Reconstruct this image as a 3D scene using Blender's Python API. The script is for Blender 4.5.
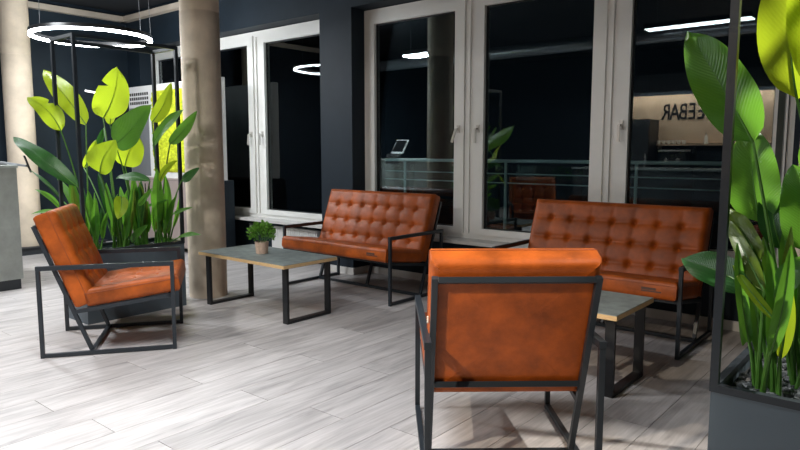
import bpy, bmesh, math, random
from mathutils import Vector, Matrix, Euler
random.seed(7)
for o in list(bpy.data.objects): bpy.data.objects.remove(o)
S = bpy.context.scene
COL = S.collection
R = math.radians

# ------------------------------------------------------------------ camera
F = 650.0; PITCH = math.atan(74/650.0); H = 1.35; YAW = R(39.85)
cp, sp = math.cos(PITCH), math.sin(PITCH)
FWD = Vector((-math.sin(YAW)*cp, math.cos(YAW)*cp, -sp))
RGT = Vector((math.cos(YAW), math.sin(YAW), 0))
UPV = RGT.cross(FWD)
CAM = Vector((0, 0, H))
cam = bpy.data.cameras.new('camera'); cam.sensor_width = 36; cam.lens = 36*F/800; cam.clip_start = .05
camo = bpy.data.objects.new('camera', cam); COL.objects.link(camo)
camo.matrix_world = Matrix(((RGT.x, UPV.x, -FWD.x, CAM.x), (RGT.y, UPV.y, -FWD.y, CAM.y), (RGT.z, UPV.z, -FWD.z, CAM.z), (0, 0, 0, 1)))
S.camera = camo
def ray(x, y): return FWD*F + RGT*(x-400) + UPV*(225-y)
def at(x, y, Y):                      # point seen at a pixel on the vertical plane at depth Y
    d = ray(x, y); return CAM + d*(Y/d.y)
def atx(x, y, X):
    d = ray(x, y); return CAM + d*(X/d.x)
def ground(x, y, z=0):
    d = ray(x, y); return CAM + d*((z-H)/d.z)

# ------------------------------------------------------------------ world, exposure
w = bpy.data.worlds.new('night'); S.world = w; w.use_nodes = True
w.node_tree.nodes['Background'].inputs[0].default_value = (.012, .02, .03, 1)
w.node_tree.nodes['Background'].inputs[1].default_value = .06
S.view_settings.view_transform = 'Standard'; S.view_settings.look = 'None'
S.view_settings.exposure = 0.22; S.view_settings.gamma = 1; S.view_settings.use_curve_mapping = False

# ------------------------------------------------------------------ lights (inside the luminaires built below)
def area(name, loc, sx, sy, power, color, rot=(0, 0, 0), spread=None):
    l = bpy.data.lights.new(name, 'AREA'); l.shape = 'RECTANGLE'; l.size = sx; l.size_y = sy
    l.energy = power; l.color = color
    if spread: l.spread = R(spread)
    o = bpy.data.objects.new(name, l); COL.objects.link(o); o.location = loc; o.rotation_euler = rot
    return o
WARM = (1, .93, .86); COOL = (.92, .96, 1)
LUM = [  # x, y, z, length, width, power
    (-2.60, 1.45, 3.0, 1.30, .20, 38),
    (-6.90, 1.75, 2.98, .62, .30, 95),
    (-1.55, -1.35, 2.75, 1.30, .12, 24),
    (-4.18, .30, 3.0, .30, .30, 66),  # added unseen lamp to brighten the left floor, column and armchair
]
for i, (x, y, z, L, W_, p) in enumerate(LUM):
    area('luminaire_light', (x, y, z-.035), L, W_, p, COOL if i < 2 else (1, .97, .93), spread=(112 if i == 0 else None))
area('bar_fill_light', (-3.5, -2.78, 2.62), 3.4, .06, 80, WARM, rot=(R(-12), 0, 0))  # unseen strip light added to brighten the bar panel in the glass

SPOTS = [  # track spots: place, target, power, colour, cone
    (Vector((-1.75, -.95, 2.80)), Vector((-1.34, 2.20, .70)), 400, (1, .86, .68), 25, 'black ceiling spotlight behind the camera aimed at the front armchair'),
    (Vector((.35, 3.55, 3.10)), Vector((-.36, 2.62, 1.30)), 420, (1, .97, .90), 44, 'black ceiling spotlight aimed down at the plants in the right planter'),
]
for p_, q_, e_, c_, k_, _ in SPOTS:
    l_ = bpy.data.lights.new('track_spot_light', 'SPOT'); l_.energy = e_; l_.color = c_; l_.spot_size = R(k_); l_.spot_blend = .7; l_.shadow_soft_size = .04
    lo_ = bpy.data.objects.new('track_spot_light', l_); COL.objects.link(lo_); lo_.location = p_+(q_-p_).normalized()*.10; lo_.rotation_euler = (q_-p_).to_track_quat('-Z', 'Y').to_euler()

# ------------------------------------------------------------------ materials
MATS = {}
def mat(name, col, rough=.5, metal=0, spec=.5, emit=None, estr=0, var=0, vscale=8, bump=0, bscale=60, stretch=None, rand=0, coat=0):
    if name in MATS: return MATS[name]
    m = bpy.data.materials.new(name); m.use_nodes = True; MATS[name] = m
    nt = m.node_tree; b = nt.nodes['Principled BSDF']
    b.inputs['Base Color'].default_value = (*col, 1); b.inputs['Roughness'].default_value = rough
    b.inputs['Metallic'].default_value = metal; b.inputs['Specular IOR Level'].default_value = spec
    b.inputs['Coat Weight'].default_value = coat
    if emit: b.inputs['Emission Color'].default_value = (*emit, 1); b.inputs['Emission Strength'].default_value = estr
    if var or bump or rand:
        tc = nt.nodes.new('ShaderNodeTexCoord'); mp = nt.nodes.new('ShaderNodeMapping')
        nt.links.new(tc.outputs['Object'], mp.inputs[0])
        if stretch: mp.inputs['Scale'].default_value = stretch
        oi = nt.nodes.new('ShaderNodeObjectInfo')
        sh = nt.nodes.new('ShaderNodeVectorMath'); sh.operation = 'ADD'
        ml = nt.nodes.new('ShaderNodeMath'); ml.operation = 'MULTIPLY'; ml.inputs[1].default_value = 37
        nt.links.new(oi.outputs['Random'], ml.inputs[0]); nt.links.new(mp.outputs[0], sh.inputs[0]); nt.links.new(ml.outputs[0], sh.inputs[1])
        if var or rand:
            nz = nt.nodes.new('ShaderNodeTexNoise'); nz.inputs['Scale'].default_value = vscale; nz.inputs['Detail'].default_value = 6; nz.inputs['Roughness'].default_value = .62
            nt.links.new(sh.outputs[0], nz.inputs['Vector'])
            rp = nt.nodes.new('ShaderNodeValToRGB')
            rp.color_ramp.elements[0].position = .3; rp.color_ramp.elements[1].position = .7
            rp.color_ramp.elements[0].color = (*[c*(1-var) for c in col], 1); rp.color_ramp.elements[1].color = (*[min(1, c*(1+var)) for c in col], 1)
            nt.links.new(nz.outputs[0], rp.inputs[0])
            out = rp.outputs[0]
            if rand:
                hv = nt.nodes.new('ShaderNodeHueSaturation'); mr = nt.nodes.new('ShaderNodeMapRange')
                mr.inputs['To Min'].default_value = 1-rand; mr.inputs['To Max'].default_value = 1+rand
                nt.links.new(oi.outputs['Random'], mr.inputs[0]); nt.links.new(mr.outputs[0], hv.inputs['Value']); nt.links.new(out, hv.inputs['Color']); out = hv.outputs[0]
            nt.links.new(out, b.inputs['Base Color'])
        if bump:
            n2 = nt.nodes.new('ShaderNodeTexNoise'); n2.inputs['Scale'].default_value = bscale; n2.inputs['Detail'].default_value = 4
            nt.links.new(sh.outputs[0], n2.inputs['Vector'])
            bp = nt.nodes.new('ShaderNodeBump'); bp.inputs['Strength'].default_value = bump; bp.inputs['Distance'].default_value = .01
            nt.links.new(n2.outputs[0], bp.inputs['Height']); nt.links.new(bp.outputs[0], b.inputs['Normal'])
    return m
M = dict(
    navy=mat('navy_paint', (.011, .020, .030), .6, spec=.25, var=.15, vscale=2, bump=.05, bscale=90),
    ceil=mat('black_ceiling_paint', (.010, .013, .018), .8, var=.2, vscale=1.5),
    white_wall=mat('dim_plaster', (.20, .20, .21), .8, var=.08, vscale=3),
    frame=mat('white_window_lacquer', (.80, .80, .765), .4, var=.03, vscale=3),
    sill=mat('pale_stone_sill', (.55, .54, .52), .35, var=.06, vscale=12),
    steel=mat('black_powder_coat', (.018, .024, .031), .38, bump=.03, bscale=400),
    tsteel=mat('black_flat_steel', (.010, .011, .013), .45, bump=.03, bscale=300),
    chrome=mat('brushed_steel', (.62, .60, .56), .35, metal=.45),
    leather=mat('cognac_leather', (.365, .076, .008), .45, var=.42, vscale=6, bump=.12, bscale=140, spec=.35),
    thread=mat('dark_cognac_seam', (.27, .058, .012), .55),
    patch=mat('embossed_dark_leather', (.07, .028, .016), .6),
    ivory=mat('ivory_zip_pull', (.8, .75, .65), .4),
    slate=mat('slate_laminate', (.21, .245, .24), .45, var=.30, vscale=14, bump=.08, bscale=60),
    oak=mat('light_plywood_edge', (.68, .46, .23), .5, var=.2, vscale=20, stretch=(1, 1, 14)),
    concrete=mat('cast_concrete', (.64, .54, .42), .75, var=.16, vscale=3.5, bump=.12, bscale=35),
    planter=mat('anthracite_planter', (.085, .112, .135), .5, bump=.05, bscale=200),
    gravel=mat('dark_gravel', (.09, .10, .11), .35, var=.5, vscale=6, rand=.5),
    soil=mat('dark_soil', (.012, .011, .010), .9),
    trim=mat('beige_trim', (.52, .45, .37), .6, var=.08, vscale=4),
    base=mat('white_skirting', (.68, .66, .62), .5),
    radi=mat('white_enamel', (.72, .72, .70), .35),
    counter=mat('grey_concrete_laminate', (.30, .32, .305), .6, var=.22, vscale=4, bump=.06, bscale=40),
    dark=mat('dark_plinth', (.022, .026, .032), .5),
    wood=mat('pale_wood_panel', (.55, .40, .27), .5, var=.12, vscale=6, stretch=(1, 1, 6)),
    ink=mat('black_lettering', (.01, .01, .01), .5),
    black=mat('black_plastic', (.012, .012, .013), .3),
    grey=mat('mid_grey_plastic', (.18, .19, .20), .4),
    white=mat('white_plastic', (.78, .78, .77), .35),
    pot=mat('speckled_beige_ceramic', (.58, .42, .32), .5, var=.2, vscale=60),
    taupe=mat('taupe_laminate', (.33, .27, .25), .5, var=.05, vscale=4),
    duct=mat('galvanised_duct', (.30, .33, .36), .30, metal=.7),
    porcelain=mat('cup_porcelain', (.75, .72, .66), .3),
    rails=mat('satin_steel_rail', (.62, .76, .78), .4),
    slab=mat('balcony_concrete', (.10, .13, .13), .8, var=.2, vscale=3),
    moss=mat('bright_moss', (.55, .62, .02), .8, var=.4, vscale=30, bump=.6, bscale=120),
    glow=mat('ring_diffuser', (1, 1, 1), .5, emit=(.93, .96, 1), estr=28),
    lumglow=mat('luminaire_diffuser', (1, 1, 1), .5, emit=(.95, .98, 1), estr=14),
    tubeglow=mat('wall_light_diffuser', (1, 1, 1), .5, emit=(.95, .97, 1), estr=2),
)
def floor_mat():
    m = bpy.data.materials.new('pale_grey_oak_laminate'); m.use_nodes = True; nt = m.node_tree; b = nt.nodes['Principled BSDF']
    N = nt.nodes.new; L = nt.links.new
    tc = N('ShaderNodeTexCoord'); oi = N('ShaderNodeObjectInfo')
    ml = N('ShaderNodeMath'); ml.operation = 'MULTIPLY'; ml.inputs[1].default_value = 53; L(oi.outputs['Random'], ml.inputs[0])
    ad = N('ShaderNodeVectorMath'); ad.operation = 'ADD'; L(tc.outputs['Object'], ad.inputs[0]); L(ml.outputs[0], ad.inputs[1])
    mp = N('ShaderNodeMapping'); mp.inputs['Scale'].default_value = (9, 1.1, 1); L(ad.outputs[0], mp.inputs[0])
    nz = N('ShaderNodeTexNoise'); nz.inputs['Scale'].default_value = 1.6; nz.inputs['Detail'].default_value = 8; nz.inputs['Roughness'].default_value = .6; nz.inputs['Distortion'].default_value = .7; L(mp.outputs[0], nz.inputs[0])
    rp = N('ShaderNodeValToRGB'); e = rp.color_ramp.elements
    e[0].position = .28; e[0].color = (.29, .275, .272, 1); e[1].position = .62; e[1].color = (.52, .49, .482, 1)
    e2 = e.new(.44); e2.color = (.425, .40, .394, 1); L(nz.outputs[0], rp.inputs[0])
    mp2 = N('ShaderNodeMapping'); mp2.inputs['Scale'].default_value = (60, 2.5, 1); L(ad.outputs[0], mp2.inputs[0])
    n2 = N('ShaderNodeTexNoise'); n2.inputs['Scale'].default_value = 1.5; n2.inputs['Detail'].default_value = 4; L(mp2.outputs[0], n2.inputs[0])
    mr = N('ShaderNodeMapRange'); mr.inputs['From Min'].default_value = .3; mr.inputs['From Max'].default_value = .7; mr.inputs['To Min'].default_value = .86; mr.inputs['To Max'].default_value = 1.08; L(n2.outputs[0], mr.inputs[0])
    mr2 = N('ShaderNodeMapRange'); mr2.inputs['To Min'].default_value = .88; mr2.inputs['To Max'].default_value = 1.1; L(oi.outputs['Random'], mr2.inputs[0])
    m3 = N('ShaderNodeMath'); m3.operation = 'MULTIPLY'; L(mr.outputs[0], m3.inputs[0]); L(mr2.outputs[0], m3.inputs[1])
    hv = N('ShaderNodeHueSaturation'); L(rp.outputs[0], hv.inputs['Color']); L(m3.outputs[0], hv.inputs['Value']); L(hv.outputs[0], b.inputs['Base Color'])
    b.inputs['Roughness'].default_value = .42
    bp = N('ShaderNodeBump'); bp.inputs['Strength'].default_value = .08; bp.inputs['Distance'].default_value = .004; L(n2.outputs[0], bp.inputs['Height']); L(bp.outputs[0], b.inputs['Normal'])
    return m
M['floor'] = floor_mat()
def glass_mat(name, tint, k):
    m = bpy.data.materials.new(name); m.use_nodes = True; nt = m.node_tree; N = nt.nodes.new; L = nt.links.new
    nt.nodes.remove(nt.nodes['Principled BSDF']); out = nt.nodes['Material Output']
    fr = N('ShaderNodeFresnel'); fr.inputs[0].default_value = 1.5
    mu = N('ShaderNodeMath'); mu.operation = 'MULTIPLY'; mu.inputs[1].default_value = k; mu.use_clamp = True; L(fr.outputs[0], mu.inputs[0])
    tr = N('ShaderNodeBsdfTransparent'); tr.inputs[0].default_value = (*tint, 1)
    gl = N('ShaderNodeBsdfGlossy'); gl.inputs['Roughness'].default_value = 0; gl.inputs[0].default_value = (.92, .97, 1, 1)
    mx = N('ShaderNodeMixShader'); L(mu.outputs[0], mx.inputs[0]); L(tr.outputs[0], mx.inputs[1]); L(gl.outputs[0], mx.inputs[2]); L(mx.outputs[0], out.inputs[0])
    return m
M['glass'] = glass_mat('window_glass', (.82, .90, .90), 1.7)
M['rglass'] = glass_mat('railing_glass', (.80, .90, .88), 1.0)
def leaf_mat(name, c1, c2, tl, trans):
    m = bpy.data.materials.new(name); m.use_nodes = True; nt = m.node_tree; N = nt.nodes.new; L = nt.links.new
    b = nt.nodes['Principled BSDF']; out = nt.nodes['Material Output']
    uv = N('ShaderNodeUVMap'); sx = N('ShaderNodeSeparateXYZ'); L(uv.outputs[0], sx.inputs[0])
    ab = N('ShaderNodeMath'); ab.operation = 'ABSOLUTE'; L(sx.outputs[1], ab.inputs[0])
    m1 = N('ShaderNodeMath'); m1.operation = 'MULTIPLY_ADD'; m1.inputs[1].default_value = -.22; L(ab.outputs[0], m1.inputs[0]); L(sx.outputs[0], m1.inputs[2])
    m2 = N('ShaderNodeMath'); m2.operation = 'MULTIPLY'; m2.inputs[1].default_value = 190; L(m1.outputs[0], m2.inputs[0])
    sn = N('ShaderNodeMath'); sn.operation = 'SINE'; L(m2.outputs[0], sn.inputs[0])
    tc = N('ShaderNodeTexCoord'); nz = N('ShaderNodeTexNoise'); nz.inputs['Scale'].default_value = 9; nz.inputs['Detail'].default_value = 5; L(tc.outputs['Object'], nz.inputs[0])
    oi = N('ShaderNodeObjectInfo')
    a1 = N('ShaderNodeMath'); a1.operation = 'MULTIPLY_ADD'; a1.inputs[1].default_value = .06; L(sn.outputs[0], a1.inputs[0]); L(nz.outputs[0], a1.inputs[2])
    a2 = N('ShaderNodeMath'); a2.operation = 'MULTIPLY_ADD'; a2.inputs[1].default_value = .35; L(oi.outputs['Random'], a2.inputs[0]); L(a1.outputs[0], a2.inputs[2])
    rp = N('ShaderNodeValToRGB'); rp.color_ramp.elements[0].position = .4; rp.color_ramp.elements[1].position = .95
    rp.color_ramp.elements[0].color = (*c1, 1); rp.color_ramp.elements[1].color = (*c2, 1); L(a2.outputs[0], rp.inputs[0])
    L(rp.outputs[0], b.inputs['Base Color']); b.inputs['Roughness'].default_value = .34
    bp = N('ShaderNodeBump'); bp.inputs['Strength'].default_value = .35; bp.inputs['Distance'].default_value = .003; L(sn.outputs[0], bp.inputs['Height']); L(bp.outputs[0], b.inputs['Normal'])
    t = N('ShaderNodeBsdfTranslucent'); t.inputs[0].default_value = (*tl, 1)
    mx = N('ShaderNodeMixShader'); mx.inputs[0].default_value = trans; L(b.outputs[0], mx.inputs[1]); L(t.outputs[0], mx.inputs[2]); L(mx.outputs[0], out.inputs[0])
    return m
M['lime'] = leaf_mat('backlit_leaf', (.16, .30, .015), (.30, .42, .03), (.62, .80, .03), .55)  # yellow-lime of light shining through the leaves, put into their colour
M['leaf'] = leaf_mat('mature_leaf', (.035, .14, .02), (.08, .24, .035), (.25, .60, .05), .40)
M['dleaf'] = leaf_mat('dark_leaf', (.012, .065, .014), (.03, .12, .025), (.06, .25, .03), .22)  # darker, less translucent version of the leaf colour
M['olive'] = leaf_mat('olive_leaf', (.07, .13, .015), (.14, .20, .03), (.25, .38, .04), .35)
M['stalk'] = mat('leaf_stalk', (.07, .20, .025), .45, var=.3, vscale=12)
M['sprig'] = mat('boxwood_leaf', (.12, .30, .03), .5, var=.6, vscale=45)

# ------------------------------------------------------------------ mesh helpers
class MB:
    def __init__(s): s.v = []; s.f = []; s.uv = None
    def box(s, a, b, mx=None):
        x0, y0, z0 = a; x1, y1, z1 = b; n = len(s.v)
        p = [(x0,y0,z0),(x1,y0,z0),(x1,y1,z0),(x0,y1,z0),(x0,y0,z1),(x1,y0,z1),(x1,y1,z1),(x0,y1,z1)]
        if mx: p = [tuple(mx @ Vector(q)) for q in p]
        s.v += p
        s.f += [tuple(n+i for i in q) for q in ((0,3,2,1),(4,5,6,7),(0,1,5,4),(1,2,6,5),(2,3,7,6),(3,0,4,7))]
        return s
    def bar(s, p, q, a, b, up=(0, 0, 1)):          # rectangular bar from p to q, a wide, b along up
        p = Vector(p); q = Vector(q); d = (q-p); L = d.length; d.normalize(); u = Vector(up)
        x = d.cross(u)
        if x.length < 1e-4: x = d.cross(Vector((0, 1, 0)))
        x.normalize(); u = x.cross(d)
        mx = Matrix(((x.x, d.x, u.x, p.x), (x.y, d.y, u.y, p.y), (x.z, d.z, u.z, p.z), (0, 0, 0, 1)))
        return s.box((-a/2, 0, -b/2), (a/2, L, b/2), mx)
    def tube(s, pts, r, seg=8, cap=True):
        pts = [Vector(p) for p in pts]; rs = r if isinstance(r, (list, tuple)) else [r]*len(pts)
        n0 = len(s.v); ref = None
        for i, p in enumerate(pts):
            d = (pts[min(i+1, len(pts)-1)]-pts[max(i-1, 0)]).normalized()
            if ref is None:
                ref = d.cross(Vector((0, 0, 1)))
                if ref.length < .05: ref = d.cross(Vector((1, 0, 0)))
            ref = (ref - d*ref.dot(d)).normalized(); y = d.cross(ref)
            for k in range(seg):
                a = 2*math.pi*k/seg; s.v.append(tuple(p+(ref*math.cos(a)+y*math.sin(a))*rs[i]))
        for i in range(len(pts)-1):
            for k in range(seg):
                a = n0+i*seg+k; b = n0+i*seg+(k+1) % seg; s.f.append((a, b, b+seg, a+seg))
        if cap:
            s.f.append(tuple(n0+k for k in range(seg))[::-1]); m = n0+(len(pts)-1)*seg; s.f.append(tuple(m+k for k in range(seg)))
        return s
    def lathe(s, prof, seg=24, c=(0, 0, 0)):
        n0 = len(s.v)
        for r, z in prof:
            for k in range(seg):
                a = 2*math.pi*k/seg; s.v.append((c[0]+r*math.cos(a), c[1]+r*math.sin(a), c[2]+z))
        for i in range(len(prof)-1):
            for k in range(seg):
                a = n0+i*seg+k; b = n0+i*seg+(k+1) % seg; s.f.append((a, b, b+seg, a+seg))
        s.f.append(tuple(n0+k for k in range(seg))[::-1]); m = n0+(len(prof)-1)*seg; s.f.append(tuple(m+k for k in range(seg)))
        return s
    def mesh(s, name, m, smooth=False, bevel=0):
        me = bpy.data.meshes.new(name); me.from_pydata(s.v, [], s.f); me.materials.append(m)
        if bevel:
            bm = bmesh.new(); bm.from_mesh(me); bmesh.ops.bevel(bm, geom=bm.edges[:], offset=bevel, segments=2, affect='EDGES', profile=.6); bm.to_mesh(me); bm.free()
        if smooth:
            me.polygons.foreach_set('use_smooth', [True]*len(me.polygons))
            if smooth != 'all':
                try: me.set_sharp_from_angle(angle=R(40))
                except Exception: pass
        return me
def ob(name, mb, m, parent=None, loc=None, rot=None, smooth=False, bevel=0, label=None, cat=None, group=None, kind=None):
    me = mb if isinstance(mb, bpy.types.Mesh) else mb.mesh(name, m, smooth, bevel)
    o = bpy.data.objects.new(name, me); COL.objects.link(o)
    if parent: o.parent = parent
    if loc is not None: o.location = loc
    if rot is not None: o.rotation_euler = rot
    return tag(o, label, cat, group, kind)
def tag(o, label=None, cat=None, group=None, kind=None):
    if label: o['label'] = label
    if cat: o['category'] = cat
    if group: o['group'] = group
    if kind: o['kind'] = kind
    return o
def empty(name, loc=(0, 0, 0), rz=0, label=None, cat=None, group=None, kind=None):
    o = bpy.data.objects.new(name, None); COL.objects.link(o); o.location = loc; o.rotation_euler = (0, 0, rz); o.empty_display_size = .1
    return tag(o, label, cat, group, kind)
def copy_tree(o, parent=None):
    c = o.copy(); COL.objects.link(c); c.parent = parent
    for ch in o.children: copy_tree(ch, c)
    return c
def bez(p0, p1, p2, n):
    p0, p1, p2 = Vector(p0), Vector(p1), Vector(p2)
    return [p0*(1-t)**2+p1*2*t*(1-t)+p2*t*t for t in [i/n for i in range(n+1)]]

# ------------------------------------------------------------------ room shell
XL, XR, YW, YB, ZC = -9.6, 3.2, 5.3, -3.1, 3.4
fl = ob('floor', MB().box((XL-.2, YB-.2, -.12), (XR+.2, YW+.1, -.008)), M['floor'], kind='structure', label='pale grey oak laminate floor')
PW, PL = .245, 1.38
pm = MB().box((-PW/2+.0012, -PL/2+.0012, -.010), (PW/2-.0012, PL/2-.0012, 0)).mesh('plank', M['floor'], bevel=.0012)
half = {}
nx = int(math.ceil((2.2-XL)/PW))
for i in range(nx):
    x = XL+PW*(i+.5)
    y = .35 + (-(i*.47) % 1.0)*PL - PL
    while y < YW:
        y1 = min(y+PL, YW); y0 = max(y, YB)
        c = (y0+y1)/2; ln = y1-y0
        # only what the photograph can see of the floor
        v = Vector((x, c, 0))-CAM; dz = v.dot(FWD)
        px = 400+F*v.dot(RGT)/max(dz, .01)
        if ln > .05 and dz > .8 and -160 < px < 960:
            if abs(ln-PL) < 1e-4: me = pm
            else:
                k = round(ln, 3)
                if k not in half: half[k] = MB().box((-PW/2+.0012, -ln/2+.0012, -.010), (PW/2-.0012, ln/2-.0012, 0)).mesh('plank', M['floor'], bevel=.0012)
                me = half[k]
            ob('plank', me, None, fl, loc=(x, c, 0))
        y += PL
ob('ceiling', MB().box((XL-.2, YB-.2, ZC), (XR+.2, YW+.4, ZC+.15)), M['ceil'], kind='structure', label='dark painted ceiling')
ob('wall_left', MB().box((XL-.2, YB-.2, 0), (XL, YW+.4, ZC)), M['navy'], kind='structure', label='dark navy wall at the far left end of the lounge')
ob('wall_right', MB().box((XR, YB-.2, 0), (XR+.2, YW+.4, ZC)), M['navy'], kind='structure', label='dark wall on the right')
ob('wall_front', MB().box((XL, YB-.2, 0), (XR, YB, ZC)), M['navy'], kind='structure', label='dark wall behind the coffee bar')
A0, A1 = -9.25, -5.385      # window openings
B0, B1 = -4.90, -.79
ZS, ZT = .50, 2.84
YP = 5.07                   # face of piers and lintel
wb = MB()
wb.box((XL, YW, 0), (XR, YW+.3, ZS))
wb.box((XL, YP, ZT+.01), (XR, YW+.3, ZC))
for a, b in ((XL, A0), (A1, B0), (B1, XR)): wb.box((a, YP, 0 if a > XL else ZS), (b, YW+.3, ZT+.01))
ob('wall_back', wb, M['navy'], kind='structure', label='dark navy window wall with pier and lintel')
ob('baseboard_back', MB().box((B0+.001, YW-.016, 0), (B1-.001, YW, .075)).box((B0, YP, 0), (B0+.016, YW-.016, .075)).box((A1, YP-.016, 0), (B0+.016, YP, .075)), M['base'], bevel=.003, kind='structure')
tb = MB(); tb.box((XL, .2, 3.255), (XL+.09, YW-.14, 3.33)); tb.box((XL, YP-.09, 3.255), (-3.0, YP, 3.33))
ob('trim_1', tb, M['trim'], kind='structure', label='beige strip running round the top of the walls')

# windows
def window(name, x0, x1, panes, label):
    W0 = empty(name, (0, 0, 0), kind='structure', label=label)
    f = MB(); t = .07
    f.box((x0, YW-.03, ZS), (x1, YW+.06, ZS+.06)); f.box((x0, YW-.03, ZT-.07), (x1, YW+.06, ZT))
    f.box((x0, YW-.03, ZS+.06), (x0+t, YW+.06, ZT-.07)); f.box((x1-t, YW-.03, ZS+.06), (x1, YW+.06, ZT-.07))
    ob('frame', f, M['frame'], W0)
    for i, (g0, g1, hs) in enumerate(panes):
        if i < len(panes)-1:
            m = (g1+panes[i+1][0])/2
            ob('mullion', MB().box((m-.05, YW-.03, ZS+.06), (m+.05, YW+.06, ZT-.07)).box((m-.014, YW-.05, ZS+.06), (m+.014, YW-.03, ZT-.07)), M['frame'], W0)
        s = MB(); e = .112; zb, zt = .606, 2.685
        a0, a1 = (x0+t+.004 if i == 0 else g0-e), (x1-t-.004 if i == len(panes)-1 else g1+e)
        y0, y1 = YW-.048, YW+.03
        s.box((a0, y0, ZS+.045), (a1, y1, zb)); s.box((a0, y0, zt), (a1, y1, ZT-.05))
        s.box((a0, y0, zb), (g0, y1, zt)); s.box((g1, y0, zb), (a1, y1, zt))
        sash = ob('sash', s, M['frame'], W0)
        gk = MB(); q = .010
        for (p, r_) in (((g0, YW-.012, zb), (g1, YW+.02, zb+q)), ((g0, YW-.012, zt-q), (g1, YW+.02, zt)), ((g0, YW-.012, zb+q), (g0+q, YW+.02, zt-q)), ((g1-q, YW-.012, zb+q), (g1, YW+.02, zt-q))): gk.box(p, r_)
        ob('gasket', gk, M['black'], sash)
        ob('pane', MB().box((g0+.004, YW-.003, zb+.004), (g1-.004, YW+.003, zt-.004)), M['glass'], sash)
        if hs:
            hx = (g0-.055) if hs[0] == 'l' else (g1+.055); tilt = hs[1]
            h = MB().box((-.016, -.012, -.036), (.016, 0, .036)).tube([(0, -.01, 0), (0, -.05, 0)], .009, 10)
            d = Vector((math.sin(tilt), 0, -math.cos(tilt)))
            h.bar((0, -.052, 0), Vector((0, -.052, 0))+d*.135, .022, .014, up=(0, 1, 0))
            ob('handle', h, M['chrome'], sash, loc=(hx, y0, 1.56), smooth=True, label='brushed steel window handle')
    ob('sill', MB().box((x0-.0, YP+.02, ZS-.035), (x1+.0, YW-.031, ZS)), M['sill'], W0, bevel=.004)
    return W0
window('window_1', A0, A1, [(-9.10, -8.30, None), (-7.965, -6.92, ('r', -.1)), (-6.588, -5.545, ('l', 0))], 'white framed window to the left of the navy pier')
window('window_2', B0, B1, [(-4.742, -3.697, ('r', -.35)), (-3.365, -2.304, ('l', 0)), (-1.987, -.95, ('l', 0))], 'wide white framed window behind the sofas')

# outside: balcony with railing
ob('balcony_slab', MB().box((XL-1, YW+.31, -.25), (XR+2, 7.4, -.02)), M['slab'], kind='structure', label='concrete balcony slab outside the windows')
ob('balcony_kerb', MB().box((XL-1, 6.9, -.02), (XR+2, 7.1, .22)), M['slab'], kind='structure', label='low concrete kerb of the balcony')
RY = 6.75
rz = [at(590, p, RY).z for p in (162, 176, 186)]
rail = empty('balcony_railing', (-4, RY, -.02), label='steel balcony railing with glass infill outside the windows', cat='railing')
def rp_(name, mb, m, **k): o = ob(name, mb, m, None, **k); o.parent = rail; o.matrix_parent_inverse = Matrix.Translation((4, -RY, .02)); return o
rp_('handrail', MB().tube([(-10.2, RY, rz[0]), (3, RY, rz[0])], .021, 10), M['rails'], smooth=True)
for z in rz[1:]: rp_('wire_rail', MB().tube([(-10.2, RY, z), (3, RY, z)], .007, 6), M['rails'], smooth=True)
px0 = at(405, 170, RY).x
for k in range(-3, 6):
    x = px0+k*1.55
    if x < 2.9: rp_('post', MB().tube([(x, RY, -.02), (x, RY, rz[0])], .018, 8), M['rails'], smooth=True)
    if x+1.5 < 3: rp_('glass_panel', MB().box((x+.05, RY+.03, .1), (x+1.5, RY+.04, rz[0]-.05)), M['rglass'])

# columns
def column(x, y, label, r=.173, zt=ZC):
    m = MB(); prof = [(r, 0), (r, 2.575), (r-.003, 2.58), (r-.003, 2.588), (r, 2.593), (r, zt)]
    m.lathe(prof, 40)
    return ob('concrete_column', m, M['concrete'], loc=(x, y, 0), smooth=True, label=label, cat='column', group='round concrete columns')
column(-5.25, 3.47, 'round concrete column behind the left planter, nearest the coffee table')
column(-9.33, 3.42, 'pale round column at the far left wall behind the counter')
column(-.345, 3.50, 'round concrete column behind the right planter at the picture edge')

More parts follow.
